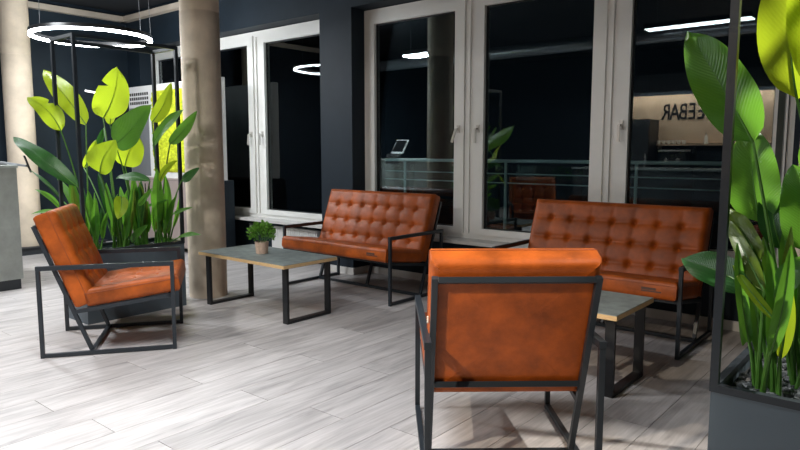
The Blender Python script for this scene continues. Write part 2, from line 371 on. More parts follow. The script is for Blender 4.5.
# ------------------------------------------------------------------ seating
def spaced(n, L, edge, k):
    # n cells over L with k steps each, plus fine steps at both rims
    a = [0, edge*.12, edge*.35, edge*.65]
    inner = [edge+(L-2*edge)*i/(n*k) for i in range(n*k+1)]
    return a+inner+[L-v for v in a[::-1]]
def cushion(w, h, t, nc, nr, depth, edge=.035, k=9, seam=.5):
    xs = spaced(nc, w, edge, k); ys = spaced(nr, h, edge, k); V = []; Fc = []
    def z(x, y):
        d = min(x, w-x, y, h-y); e = 1.0
        dz = t-edge+edge*math.sqrt(max(0, 1-(1-min(d, edge)/edge)**2))
        s = x/w*nc; q = y/h*nr
        fs, fq = s-math.floor(s), q-math.floor(q)
        gs = math.sin(math.pi*fs); gq = math.sin(math.pi*fq)
        # half way cells at the rim stay full
        if s < .5 or s > nc-.5: gs = 1 if nc > 1 else gs
        if q < .5 or q > nr-.5: gq = 1 if nr > 1 else gq
        b = seam*(1-.5*(1-gs**.42)-.5*(1-gq**.42)) + (1-seam)
        bs = abs(s-round(s))*w/nc; bq = abs(q-round(q))*h/nr
        inb = 0 < round(s) < nc and 0 < round(q) < nr
        dip = math.exp(-(bs*bs+bq*bq)/(2*.014**2)) if inb else 0
        fall = min(1, d/(edge*1.6))
        return dz + depth*(b-1)*fall*.9 - depth*.75*dip*fall
    W_, H_ = len(xs), len(ys)
    for y in ys:
        for x in xs: V.append((x-w/2, y, z(x, y)))
    for j in range(H_-1):
        for i in range(W_-1): a = j*W_+i; Fc.append((a, a+1, a+1+W_, a+W_))
    n = len(V); r = .012   # back
    ring = [i for i in range(W_)]+[j*W_+W_-1 for j in range(1, H_)]+[(H_-1)*W_+i for i in range(W_-2, -1, -1)]+[j*W_ for j in range(H_-2, 0, -1)]
    m = len(ring)
    for (ins, zz) in ((0, .034), (.006, .014), (.016, .004), (.034, 0)):
        for idx in ring:
            x, y, _ = V[idx]
            V.append((max(-w/2+ins, min(w/2-ins, x)), max(ins, min(h-ins, y)), zz))
    prev = ring
    for lv in range(4):
        cur = [n+lv*m+i for i in range(m)]
        for i in range(m): Fc.append((prev[i], cur[i], cur[(i+1) % m], prev[(i+1) % m]))
        prev = cur
    V.append((0, h/2, 0)); ci = len(V)-1
    for i in range(m): Fc.append((prev[i], ci, prev[(i+1) % m]))
    mb = MB(); mb.v = V; mb.f = Fc
    return mb, z
TB = .025
LEAN = math.atan2(.305, .825)
def seating(kind, width, nc, label, cat, group, DEP, bl):
    root = empty(kind, label=label, cat=cat, group=group)
    st = M['steel']; y0 = -DEP/2; hw = width/2-TB/2; AH = .61
    Y = lambda u: y0+u
    for s in (-1, 1):
        x = s*hw
        ob('armrest', MB().box((x-.015, Y(0), AH-.03), (x+.015, Y(DEP), AH)), st, root, bevel=.002)
        for u in (TB/2, DEP-TB/2): ob('leg', MB().box((x-TB/2, Y(u)-TB/2, 0), (x+TB/2, Y(u)+TB/2, AH-.03)), st, root, bevel=.002)
        ob('floor_rail', MB().box((x-TB/2, Y(TB), .004), (x+TB/2, Y(DEP-TB), .004+TB)), st, root, bevel=.002)
    hx = hw-TB
    ups = (-hx, hx) if width < 1 else (-hx, 0, hx)
    for x in ups: ob('back_upright', MB().bar((x, Y(.305), .03), (x, Y(-.004 if x else .2), .868 if x else .315), TB, TB, up=(0, 1, 0)), st, root, bevel=.002)
    def fp(z): return Y(.305*(1-(z-.025)/.825))
    ob('back_crossbar', MB().bar((-hx+TB/2, fp(.856), .856), (hx-TB/2, fp(.856), .856), TB, TB, up=(0, .35, .94)), st, root, bevel=.002)
    ob('back_crossbar', MB().bar((-hx+TB/2, fp(.377), .377), (hx-TB/2, fp(.377), .377), TB, TB, up=(0, .35, .94)), st, root, bevel=.002)
    ob('floor_crossbar', MB().box((-hw+TB/2, Y(.305)-TB/2, .004), (hw-TB/2, Y(.305)+TB/2, .004+TB)), st, root, bevel=.002)
    r0, r1 = Vector((0, Y(.215), .292)), Vector((0, Y(DEP-TB), .372))
    for s in (-1, 1):
        d = Vector((s*hx, 0, 0)); ob('seat_rail', MB().bar(r0+d, r1+d, TB, TB, up=(0, 0, 1)), st, root, bevel=.002)
    ob('seat_crossbar', MB().bar(r1+Vector((-hw+TB/2, -.01, 0)), r1+Vector((hw-TB/2, -.01, 0)), TB, TB), st, root, bevel=.002)
    # cushions
    cw = width-2*TB+.004
    sa = math.atan2(.080, .590)
    sl = DEP-.245
    nr = 4
    cb, zf = cushion(cw, sl, .125, nc, nr, .010, edge=.028, k=6, seam=.55)
    seat = ob('seat_cushion', cb, M['leather'], root, loc=(0, Y(.29), .317), rot=(sa, 0, 0), smooth='all')
    bmesh_ = MB().lathe([(.005, -.004), (.012, -.001), (.0135, .003), (.009, .008), (.001, .010)], 10).mesh('button', M['leather'], True)
    for i in range(1, nc):
        for j in range(1, nr): ob('button', bmesh_, None, seat, loc=(-cw/2+cw*i/nc, sl*j/nr, zf(cw*i/nc, sl*j/nr)+.001))
    def loop(w_, h_, z_, ins=.0):
        return [(-w_/2-ins, -ins, z_), (w_/2+ins, -ins, z_), (w_/2+ins, h_+ins, z_), (-w_/2-ins, h_+ins, z_), (-w_/2-ins, -ins, z_)]
    def piping(w_, h_, z_, parent):
        m = MB(); l = loop(w_, h_, z_, .0005)
        for a, b in zip(l, l[1:]): m.tube([a, b], .0024, 6)
        ob('piping', m, M['thread'], parent, smooth=True)
    piping(cw, sl, .094, seat)
    bb, zb_ = cushion(cw, bl, .148, nc, 4, .040, edge=.045, k=12, seam=.62)
    up = Vector((0, -math.sin(LEAN), math.cos(LEAN))); nr_ = Vector((0, math.cos(LEAN), math.sin(LEAN)))
    p = Vector((0, fp(.335), .335))+nr_*(TB/2+.003)+up*(-.028)
    back = ob('back_cushion', bb, M['leather'], root, smooth='all')
    back.matrix_local = Matrix(((1, 0, 0, p.x), (0, up.y, nr_.y, p.y), (0, up.z, nr_.z, p.z), (0, 0, 0, 1)))
    for i in range(1, nc):
        for j in range(1, 4): ob('button', bmesh_, None, back, loc=(-cw/2+cw*i/nc, bl*j/4, zb_(cw*i/nc, bl*j/4)+.004))
    piping(cw, bl, .100, back)
    if width > 1:
        m = MB()
        m.box((-.030, -.0022, -.006), (.065, 0, .010))
        m.box((-.065, -.0022, -.018), (.065, 0, -.009))
        ob('maker_stamp', m, M['patch'], seat, loc=(-cw/2+.16, sl+.0022, .062), rot=(0, R(0), R(0)), label='dark embossed maker stamp on the seat front')
    else:
        zp = MB()
        for k in range(3): zp.lathe([(.001, -.005), (.0045, -.003), (.0045, .003), (.001, .005)], 8, c=(0, k*.012, 0))
        ob('zip_pull', zp, M['ivory'], back, loc=(-cw/2-.004, bl*.55, .03), smooth=True)
    return root
sofa = seating('sofa', 1.42, 8, 'cognac leather tufted sofa behind the table with the potted plant', 'sofa', 'leather lounge seating', .775, .634)
# sofas face the camera side (-Y): local +Y is forward
sofa.location = (-4.335, 4.21+.775/2, 0); sofa.rotation_euler = (0, 0, R(180))
s2 = copy_tree(sofa); s2['label'] = 'cognac leather tufted sofa on the right, partly behind the front armchair'
s2.location = (-1.945, 4.30+.775/2, 0)
ch = seating('armchair', .71, 4, 'cognac leather armchair seen from the side beside the left planter', 'armchair', 'leather lounge seating', .845, .652)
def place_chair(o, rear_mid, ang):
    d = Vector((math.cos(ang), math.sin(ang), 0)); c = Vector(rear_mid)+d*.845/2
    o.location = (c.x, c.y, 0); o.rotation_euler = (0, 0, ang-math.pi/2)
fa = math.atan2(.685, .485)
d1 = Vector((math.cos(fa), math.sin(fa), 0)); n1 = Vector((-d1.y, d1.x, 0))
place_chair(ch, Vector((-4.445, 1.660, 0))+n1*.352, fa)
ch2 = copy_tree(ch); ch2['label'] = 'cognac leather armchair in the foreground seen from behind'
place_chair(ch2, Vector((-1.232, 2.180, 0)), R(131))

# ------------------------------------------------------------------ coffee tables
def table(label):
    t = empty('coffee_table', label=label, cat='coffee table', group='coffee tables')
    L, D, Z = 1.14, .575, .478
    ob('tabletop', MB().box((-L/2, -D/2, Z-.030), (L/2, D/2, Z-.004)), M['oak'], t, bevel=.001)
    ob('laminate', MB().box((-L/2+.0015, -D/2+.0015, Z-.004), (L/2-.0015, D/2-.0015, Z)), M['slate'], t, bevel=.0008)
    for s in (-1, 1):
        x = s*(L/2-.055); hd = .235; a, b = .055, .022
        m = MB()
        m.box((x-a/2, -hd, 0), (x+a/2, hd, b)); m.box((x-a/2, -hd, Z-.03-.008), (x+a/2, hd, Z-.03))
        m.box((x-a/2, -hd, b), (x+a/2, -hd+b, Z-.038)); m.box((x-a/2, hd-b, b), (x+a/2, hd, Z-.038))
        ob('leg_frame', m, M['tsteel'], t)
    return t
t1 = table('slate topped coffee table with plywood edge carrying a small potted plant'); t1.location = (-4.395, 3.48, 0)
t2 = copy_tree(t1); t2['label'] = 'slate topped coffee table with plywood edge half hidden behind the front armchair'; t2.location = (-1.85, 3.62, 0)

# potted plant on the table
pp = ground(262, 253.5, .478)
pl = empty('potted_plant', (pp.x, pp.y, .478), label='small bushy green plant in a beige pot on the coffee table', cat='potted plant')
ob('pot', MB().lathe([(.040, 0), (.050, .004), (.058, .09), (.058, .103), (.052, .103), (.050, .085)], 28), M['pot'], pl, smooth=True)
ob('soil', MB().lathe([(.0505, .080), (.0505, .088)], 20), M['soil'], pl)
fo = MB(); rnd = random.Random(3)
for k in range(620):
    th = rnd.uniform(0, 6.283); cz = rnd.uniform(-.62, 1); rr = .102*rnd.uniform(.55, 1.04)
    c = Vector((math.sqrt(1-cz*cz)*math.cos(th)*rr*1.02, math.sqrt(1-cz*cz)*math.sin(th)*rr*1.02, .175+cz*rr*.85))
    d = (c-Vector((0, 0, .13))).normalized(); d = (d+Vector((rnd.uniform(-.6, .6), rnd.uniform(-.6, .6), rnd.uniform(-.2, .7)))).normalized()
    sd = d.cross(Vector((rnd.uniform(-1, 1), rnd.uniform(-1, 1), rnd.uniform(-1, 1)))).normalized(); nn = d.cross(sd)
    l = rnd.uniform(.022, .036); wd = l*.30; n = len(fo.v)
    fo.v += [tuple(c), tuple(c+d*l*.45+sd*wd+nn*.003), tuple(c+d*l), tuple(c+d*l*.45-sd*wd+nn*.003)]; fo.f += [(n, n+1, n+2), (n, n+2, n+3)]
ob('foliage', fo, M['sprig'], pl, kind='stuff')
st_ = MB()
for k in range(14):
    a = k*2.4; st_.tube([(0.012*math.cos(a), .012*math.sin(a), .085), (.075*math.cos(a), .075*math.sin(a), .13+.1*((k*7) % 5)/5)], .0018, 5)
ob('stem', st_, M['stalk'], pl)

# ------------------------------------------------------------------ planters
PX, PY, PZ, PT = .39, .87, .578, 2.225
def planter(loc, label, glabel):
    p = empty('planter', loc, label=label, cat='planter', group='anthracite planters with steel frames')
    a, b = PX/2, PY/2; m = MB(); t = .018
    m.box((-a+.004, -b+.004, 0), (a-.004, b-.004, .40))
    m.box((-a+.004, -b+.004, .40), (-a+.004+t, b-.004, PZ-.025)); m.box((a-.004-t, -b+.004, .40), (a-.004, b-.004, PZ-.025))
    m.box((-a+.022, -b+.004, .40), (a-.022, -b+.022, PZ-.025)); m.box((-a+.022, b-.022, .40), (a-.022, b-.004, PZ-.025))
    ob('box', m, M['planter'], p)
    q = .026; r = MB()
    r.box((-a, -b, PZ-.025), (-a+q, b, PZ)); r.box((a-q, -b, PZ-.025), (a, b, PZ)); r.box((-a+q, -b, PZ-.025), (a-q, -b+q, PZ)); r.box((-a+q, b-q, PZ-.025), (a-q, b, PZ))
    ob('rim', r, M['steel'], p)
    for sx in (-1, 1):
        for sy in (-1, 1):
            ob('post', MB().box((sx*(a-q/2)-q/2, sy*(b-q/2)-q/2, PZ), (sx*(a-q/2)+q/2, sy*(b-q/2)+q/2, PT-q)), M['steel'], p)
    for sx in (-1, 1): ob('top_bar', MB().box((sx*(a-q/2)-q/2, -b, PT-q), (sx*(a-q/2)+q/2, b, PT)), M['steel'], p)
    for sy in (-1, 1): ob('top_bar', MB().box((-a+q, sy*(b-q/2)-q/2, PT-q), (a-q, sy*(b-q/2)+q/2, PT)), M['steel'], p)
    ob('soil', MB().box((-a+.024, -b+.024, .401), (a-.024, b-.024, .515)), M['soil'], p)
    # gravel: uncountable pebbles
    g = MB(); rg = random.Random(5)
    for k in range(900):
        x, y = rg.uniform(-a+.04, a-.04), rg.uniform(-b+.04, b-.04); s = rg.uniform(.009, .021); z = .517+rg.uniform(0, .018)
        n = len(g.v); an = rg.uniform(0, 6.28); sx, sy, sz = s*rg.uniform(.8, 1.4), s*rg.uniform(.7, 1.1), s*rg.uniform(.5, .8)
        pts = [(1,0,0),(.5,.8,.1),(-.5,.85,0),(-1,.1,0),(-.4,-.9,.1),(.6,-.8,0)]
        ca, sa = math.cos(an), math.sin(an)
        for (u, v, _) in pts: g.v.append((x+(u*sx)*ca-(v*sy)*sa, y+(u*sx)*sa+(v*sy)*ca, z))
        for (u, v, _) in pts: g.v.append((x+(u*sx*.55)*ca-(v*sy*.55)*sa, y+(u*sx*.55)*sa+(v*sy*.55)*ca, z+sz))
        for i in range(6): g.f.append((n+i, n+(i+1) % 6, n+6+(i+1) % 6, n+6+i))
        g.f.append(tuple(n+6+i for i in range(6)))
    ob('gravel', g, M['gravel'], p, kind='stuff')
    return p
PLC = Vector((-5.235, 2.675, 0)); PRC = Vector((-.355, 2.705, 0))
planter(PLC, 'anthracite planter with tall steel frame behind the left armchair', '')
planter(PRC, 'anthracite planter with tall steel frame in the right foreground', '')

# ------------------------------------------------------------------ big leaved plants
LSEED = random.Random(11); WK = [1.12]
def leaf(plant, soil, B, T, W, m, tilt=(0, 0, .35), bend=.06, cup=.18, rip=.03, notch=None, ctrl=None, name='leaf', stalk=.006, sway=None, even=False):
    B, T, soil = Vector(B), Vector(T), Vector(soil)
    W *= WK[0]; ax = (T-B); L = ax.length; ax.normalize()
    n = (CAM-(B+T)/2).normalized()+Vector(tilt); n = (n-ax*n.dot(ax)).normalized(); sd = ax.cross(n)
    NT, NV = 18, 8; mb = MB(); ph = LSEED.uniform(0, 6)
    uvs = []; rip = rip*1.6
    sw = LSEED.uniform(-.07, .07); wl_, wr_ = LSEED.uniform(.82, 1.12), LSEED.uniform(.82, 1.12)
    if sway is not None: sw = sway
    if even: wl_ = wr_ = 1
    def mid(t): return B+ax*L*t+sd*(sw*L*4*t*(1-t))+n*(bend*L*4*t*(1-t)) - Vector((0, 0, 1))*(.05*L*t*t)
    for i in range(NT+1):
        t = i/NT
        f = math.sqrt(max(0, 1-(1-t/.38)**2)) if t < .38 else max(0, 1-((t-.38)/.62)**2.1)**.78
        w_ = max(.0015, W/2*f)
        for j in range(-NV//2, NV//2+1):
            v = j/(NV/2); ww = w_*(wr_ if v > 0 else wl_)
            if notch and t > notch[0] and t < notch[0]+.1 and v*notch[1] > .3: ww = w_*(.45+.55*abs((t-notch[0]-.05)/.05))
            p = mid(t)+sd*ww*v+n*(cup*w_*abs(v)**1.2+rip*W*math.sin(t*11+ph+v*1.5)*v*v)
            mb.v.append(tuple(p)); uvs.append((t, v))
    C_ = NV+1
    for i in range(NT):
        for j in range(NV): a = i*C_+j; mb.f.append((a, a+1, a+1+C_, a+C_))
    me = mb.mesh(name, m, 'all')
    ul = me.uv_layers.new(name='UVMap')
    for lp in me.loops: ul.data[lp.index].uv = uvs[lp.vertex_index]
    o = ob(name, me, None, plant)
    # stalk runs on as the midrib
    c = Vector(ctrl) if ctrl else Vector((soil.x*.6+B.x*.4, soil.y*.6+B.y*.4, soil.z+(B.z-soil.z)*.62))
    if not ctrl: c = c - Vector((ax.x, ax.y, 0))*.0
    pts = bez(soil, c, B, 10); mids = [mid(t)-n*.0015 for t in (.08, .2, .35, .5, .65, .8, .93)]
    rs = [stalk*1.35-stalk*.55*i/10 for i in range(11)]+[stalk*.7, stalk*.6, stalk*.5, stalk*.4, stalk*.32, stalk*.25, stalk*.15]
    ob('stalk', MB().tube(pts+mids, rs, 7), M['stalk'], plant, smooth=True)
    return o
def blade(plant, soil, T, W, m, bow=.05):        # young narrow upright blade growing straight from the gravel
    s = Vector(soil); T = Vector(T)
    return leaf(plant, s, s+(T-s)*.30, T, W, m, bend=bow, cup=.5, rip=.02, stalk=.007)
def plant(loc, label, group):
    return empty('bird_of_paradise_plant', loc, label=label, cat='plant', group=group)
class PlantFrame:      # leaves are given in world space; the plant Empty sits at the gravel
    pass
def build_plant(base, label, group, leaves, blades):
    slim = 7 if base[0] < -3 else 3
    e = plant(base, label, group); inv = Matrix.Translation(-Vector(base))
    b = Vector(base)
    for (B, T, W, m, kw) in leaves:
        a = LSEED.uniform(0, 6.28); s = Vector((.03*math.cos(a), .03*math.sin(a), -.01))
        leaf(e, b+s, B, T, W, M[m], **kw)
    for (dx, dy, T, W, m) in blades: blade(e, b+Vector((dx, dy, -.01)), T, W, M[m])
    for k in range(slim):                       # slim young stems standing close together
        an = LSEED.uniform(0, 6.28); q = b+Vector((.05*math.cos(an), .06*math.sin(an), -.01))
        hh = LSEED.uniform(.32, .62); dx, dy = LSEED.uniform(-.09, .09), LSEED.uniform(-.10, .10)
        blade(e, q, q+Vector((dx, dy, hh)), LSEED.uniform(.028, .05), M[('leaf', 'leaf', 'olive', 'dleaf')[k % 4]])
    for c in e.children: c.matrix_parent_inverse = inv
    return e
GZ = .53
a = at
# left planter: Y about 2.3 .. 3.05
build_plant((-5.27, 2.42, GZ), 'large leaved plant at the near end of the left planter, leaning left', 'plants in the left planter', [
    (a(61, 131, 2.25), a(27, 95, 2.10), .155, 'lime', dict(tilt=(0, .2, .3), bend=.10, notch=(.55, 1))),
    (a(86, 125, 2.45), a(43, 66, 2.35), .155, 'lime', dict(tilt=(.2, 0, .2), bend=.05)),
    (a(78, 187, 2.25), a(13, 133, 2.00), .125, 'dleaf', dict(tilt=(0, 0, .9), bend=.10)),
    (a(60, 208, 2.35), a(35, 188, 2.20), .04, 'leaf', {}),
    (a(62, 200, 2.35), a(30, 168, 2.2), .035, 'dleaf', dict(tilt=(0, 0, 1))),
    (a(72, 214, 2.4), a(31, 211, 2.3), .035, 'leaf', {}),
], [(0.02, .02, a(57, 175, 2.42), .06, 'leaf'), (-.03, .0, a(70, 172, 2.40), .06, 'leaf'), (.03, -.04, a(88, 188, 2.42), .07, 'leaf'), (.0, .05, a(82, 178, 2.5), .05, 'dleaf'), (.05, .0, a(96, 196, 2.4), .05, 'leaf')])
build_plant((-5.22, 2.62, GZ), 'large leaved plant in the middle of the left planter with the biggest bright leaf', 'plants in the left planter', [
    (a(103, 118, 2.62), a(117, 64, 2.60), .225, 'lime', dict(tilt=(0, 0, .1), bend=.04, notch=(.62, -1))),
    (a(100, 173, 2.45), a(116, 138, 2.48), .185, 'lime', dict(tilt=(0, 0, .2), bend=.08)),
    (a(84, 168, 2.6), a(96, 138, 2.7), .07, 'lime', {}),
    (a(121, 196, 2.5), a(118, 218, 2.42), .10, 'lime', dict(ctrl=a(116, 190, 2.55))),
    (a(104, 128, 2.75), a(90, 160, 2.7), .05, 'dleaf', {}),
], [(.03, .0, a(106, 180, 2.6), .06, 'leaf'), (-.03, .03, a(98, 170, 2.65), .06, 'dleaf'), (.0, -.04, a(112, 205, 2.6), .06, 'leaf'), (.04, .04, a(126, 190, 2.65), .05, 'leaf')])
build_plant((-5.25, 2.82, GZ), 'large leaved plant in the left planter with broad shaded round leaves', 'plants in the left planter', [
    (a(115, 144, 2.62), a(150, 100, 2.60), .205, 'leaf', dict(tilt=(0, 0, .3), bend=.06)),
    (a(125, 166, 2.75), a(139, 134, 2.78), .20, 'lime', dict(tilt=(.2, 0, .2), bend=.06)),
    (a(110, 125, 2.8), a(103, 88, 2.85), .11, 'lime', {}),
    (a(150, 181, 2.65), a(116, 176, 2.55), .085, 'dleaf', dict(tilt=(0, 0, .8), bend=.1)),
    (a(131, 241, 2.75), a(148, 222, 2.70), .065, 'leaf', {}),
    (a(138, 205, 2.7), a(152, 186, 2.68), .05, 'leaf', {}),
], [(.03, .03, a(133, 172, 2.8), .07, 'leaf'), (-.03, -.02, a(141, 178, 2.85), .08, 'dleaf'), (.04, -.04, a(120, 184, 2.75), .06, 'leaf'), (.0, .05, a(147, 200, 2.85), .05, 'leaf')])
build_plant((-5.2, 2.99, GZ), 'large leaved plant at the far end of the left planter, next to the column', 'plants in the left planter', [
    (a(152, 122, 2.9), a(171, 80, 2.92), .105, 'lime', dict(bend=.04)),
    (a(153, 145, 2.95), a(184, 106, 2.98), .105, 'leaf', dict(tilt=(0, -.3, .7))),
    (a(170, 144, 2.98), a(197, 108, 3.02), .095, 'leaf', dict(tilt=(0, 0, .2))),
    (a(182, 180, 3.0), a(199, 166, 3.02), .07, 'dleaf', {}),
    (a(178, 238, 2.95), a(201, 233, 2.98), .055, 'leaf', dict(tilt=(0, 0, .8))),
    (a(160, 182, 2.9), a(178, 158, 2.95), .05, 'lime', {}),
    (a(173, 214, 2.9), a(192, 206, 2.95), .03, 'leaf', {}),
    (a(168, 200, 2.95), a(146, 206, 2.9), .03, 'leaf', {}),
], [(.0, -.04, a(157, 165, 2.9), .09, 'leaf'), (.03, .0, a(165, 172, 2.95), .06, 'leaf'), (-.03, .03, a(151, 188, 2.95), .06, 'leaf'), (.03, .03, a(177, 192, 3.0), .05, 'leaf')])
WK[0] = 1.0
# right planter: Y about 2.3 .. 3.05
build_plant((-.41, 2.44, GZ), 'large leaved plant at the near end of the right planter beside the front post', 'plants in the right planter', [
    (a(750, 288, 2.45), a(682, 255, 2.50), .135, 'dleaf', dict(tilt=(0, 0, .5), bend=.06, sway=0, even=True)),
    (a(760, 262, 2.50), a(727, 203, 2.60), .085, 'olive', dict(rip=.08, bend=.04)),
    (a(764, 292, 2.42), a(727, 214, 2.55), .060, 'olive', dict(rip=.08)),
    (a(775, 320, 2.40), a(733, 262, 2.45), .034, 'lime', {}),
    (a(742, 284, 2.5), a(743, 343, 2.5), .06, 'leaf', dict(ctrl=a(752, 270, 2.5))),
], [(.02, .0, a(768, 245, 2.45), .055, 'leaf'), (-.02, .02, a(757, 268, 2.5), .05, 'leaf'), (.04, -.02, a(783, 262, 2.45), .05, 'lime')])
build_plant((-.33, 2.62, GZ), 'large leaved plant in the right planter with a broad green leaf behind the post', 'plants in the right planter', [
    (a(753, 142, 2.50), a(689, 25, 2.58), .185, 'leaf', dict(tilt=(0, 0, .1), bend=.05, sway=0, even=True, rip=.05, ctrl=a(768, 220, 2.5))),
    (a(760, 222, 2.62), a(752, 122, 2.66), .20, 'leaf', dict(tilt=(0, 0, .4), bend=.08)),
    (a(782, 250, 2.60), a(772, 180, 2.66), .11, 'dleaf', {}),
    (a(802, 250, 2.5), a(793, 160, 2.55), .15, 'leaf', {}),
    (a(783, 292, 2.42), a(806, 254, 2.42), .075, 'leaf', dict(tilt=(0, 0, .6))),
], [(.02, .03, a(775, 225, 2.65), .06, 'leaf'), (-.03, .0, a(763, 232, 2.65), .06, 'leaf'), (.03, -.02, a(792, 236, 2.6), .05, 'leaf'), (.0, -.04, a(786, 215, 2.6), .05, 'leaf'), (-.04, .03, a(770, 250, 2.68), .05, 'dleaf')])
build_plant((-.30, 2.86, GZ), 'large leaved plant at the far end of the right planter with tall lime leaves', 'plants in the right planter', [
    (a(797, 99, 2.72), a(806, -75, 2.80), .22, 'lime', dict(tilt=(0, 0, .1), bend=.03)),
    (a(816, 88, 2.60), a(812, -90, 2.66), .20, 'lime', dict(tilt=(.2, 0, .1), bend=.03)),
    (a(815, 180, 2.8), a(850, 90, 2.8), .19, 'leaf', {}),
], [(.03, .0, a(800, 215, 2.85), .06, 'leaf'), (-.03, .03, a(780, 228, 2.9), .05, 'leaf'), (.0, -.04, a(806, 240, 2.8), .05, 'dleaf')])

# ------------------------------------------------------------------ ring lamp
def ring_lamp(c, r, label, power, drops):
    t = empty('ring_pendant_lamp', c, label=label, cat='pendant lamp')
    def annulus(r0, r1, z0, z1, n=72):
        m = MB()
        for k in range(n):
            a_ = 2*math.pi*k/n
            for (rr, zz) in ((r0, z0), (r1, z0), (r1, z1), (r0, z1)): m.v.append((rr*math.cos(a_), rr*math.sin(a_), zz))
        for k in range(n):
            p, q = k*4, ((k+1) % n)*4
            for i in range(4): j = (i+1) % 4; m.f.append((p+i, q+i, q+j, p+j))
        return m
    ob('housing', annulus(r-.018, r+.018, .012, .05), M['black'], t, smooth=True)
    ob('diffuser', annulus(r-.016, r+.016, -.012, .0115), M['glow'], t, smooth=True)
    for ang in drops:
        ob('cable', MB().tube([(r*math.cos(ang), r*math.sin(ang), .05), (r*math.cos(ang)*.97, r*math.sin(ang)*.97, ZC-c[2])], .0025, 6), M['grey'], t)
    ob('canopy', MB().lathe([(.06, ZC-c[2]-.03), (.06, ZC-c[2]-.002)], 24), M['black'], t)
    # the light the ring gives off
    for k in range(6):
        an = k*math.pi/3; l = bpy.data.lights.new('ring_light', 'POINT'); l.energy = power/6; l.color = COOL; l.shadow_soft_size = 0
        o = bpy.data.objects.new('ring_light', l); COL.objects.link(o); o.parent = t; o.location = (r*math.cos(an), r*math.sin(an), -.075)
    return t
ring_lamp((-7.27, 3.45, 2.58), .60, 'glowing white ring pendant lamp hanging behind the left planter', 105, (R(215), R(60), R(95)))

# ------------------------------------------------------------------ linear luminaires on the ceiling
for i, (x, y, z, L, W_, p) in enumerate(LUM):
    t = empty('ceiling_luminaire', (x, y, z), label=['long white linear ceiling light mirrored in the right window pane', 'short wide ceiling light mirrored in the pane beside the pier', 'linear ceiling light hanging before the coffee bar', 'added unseen square ceiling light brightening the left foreground'][i], cat='ceiling light', group='linear ceiling lights')
    ob('housing', MB().box((-L/2-.01, -W_/2-.01, -.01), (L/2+.01, W_/2+.01, .05)), M['black'], t)
    ob('diffuser', MB().box((-L/2, -W_/2, -.022), (L/2, W_/2, -.0105)), M['lumglow'], t)
    for s in (-1, 1): ob('hanger', MB().tube([(s*L*.4, 0, .05), (s*L*.4, 0, ZC-z-.001)], .003, 6), M['grey'], t)
for p_, q_, e_, c_, k_, lb_ in SPOTS:
    ts = empty('track_spotlight', p_, label=lb_, cat='spotlight', group='ceiling spotlights'); dq = (q_-p_).normalized()
    ob('barrel', MB().tube([-dq*.09, dq*.06], [.045, .05], 20, cap=False).tube([-dq*.09, -dq*.085], .045, 20), M['black'], ts, smooth=True)
    ob('stem', MB().tube([-dq*.03+Vector((0, 0, .045)), -dq*.03+Vector((0, 0, ZC-p_.z-.001))], .008, 8), M['black'], ts)
ob('ventilation_duct', MB().tube([(XL+.3, 1.02, 2.97), (XR-.3, 1.02, 2.97)], .10, 20), M['duct'], smooth=True, label='round galvanised duct under the ceiling mirrored in the windows', cat='duct')

# ------------------------------------------------------------------ left end: counter, platform, display board
cx = -6.9
ct = empty('reception_counter', (cx-.35, 1.29, 0), label='grey concrete look counter at the left picture edge', cat='counter')
ob('plinth', MB().box((-.33, -1.2, 0), (.335, 1.16, .10)), M['dark'], ct)
ob('body', MB().box((-.35, -1.22, .10), (.35, 1.18, 1.185)), M['counter'], ct, bevel=.003)
ob('worktop', MB().box((-.36, -1.23, 1.185), (.36, 1.19, 1.215)), M['counter'], ct, bevel=.003)
tp = at(27.5, 164, 2.56)
tt = empty('payment_tablet', (cx-.20, 2.40, 1.216), label='black tablet on a bracket at the end of the counter', cat='tablet')
tv = tp-Vector((cx-.20, 2.40, 1.215))
ob('stand', MB().lathe([(.06, 0), (.06, .010), (.012, .014), (.012, .03)], 20), M['black'], tt, smooth=True)
ob('bracket', MB().bar((0, 0, .025), tv+Vector((0, -.01, -.02)), .026, .02), M['grey'], tt)
ob('screen', MB().box((-.11, -.008, -.085), (.11, .008, .085)), M['black'], tt, loc=tv, rot=(R(17), 0, R(-19)), bevel=.003)
lt = empty('till_screen', (-7.2, 2.02, 1.215), R(200), label='silver framed till screen on the counter mirrored in the left pane', cat='till')
ob('base', MB().box((-.15, -.10, 0), (.15, .10, .012)), M['white'], lt, bevel=.003)
ob('stem', MB().box((-.03, -.02, .012), (.03, .02, .10)), M['grey'], lt)
sc_ = ob('screen', MB().box((-.19, -.012, 0), (.19, .012, .26)), M['white'], lt, loc=(0, -.03, .09), rot=(R(-28), 0, 0), bevel=.003)
ob('display', MB().box((-.175, -.0145, .03), (.175, -.0125, .245)), M['black'], sc_)
ob('display', MB().box((-.175, .0125, .03), (.175, .0145, .245)), M['black'], sc_)
ob('floor_platform', MB().box((-9.59, 2.3, 0), (-9.08, 4.35, .085)).box((-9.59, 2.3, .085), (-9.06, 4.37, .10)), M['dark'], label='low dark platform at the foot of the far left wall', cat='platform')
db = empty('display_cabinet', (-8.0, 4.86, 0), label='low taupe cabinet with dark end below the white display board', cat='cabinet')
ob('body', MB().box((-1.06, -.12, .06), (1.02, .14, .96)), M['dark'], db)
ob('end_panel', MB().box((1.02, -.14, 0), (1.06, .15, .98)), M['navy'], db)
ob('end_panel', MB().box((-1.10, -.14, 0), (-1.06, .15, .98)), M['navy'], db)
for k in range(4):
    x0 = -1.055+k*.519
    d = ob('door', MB().box((x0+.004, -.14, .07), (x0+.515, -.121, .955)), M['taupe'], db, bevel=.002)
    ob('handle', MB().box((x0+(.46 if k % 2 == 0 else .04), -.152, .78), (x0+(.475 if k % 2 == 0 else .055), -.14, .90)), M['black'], d)
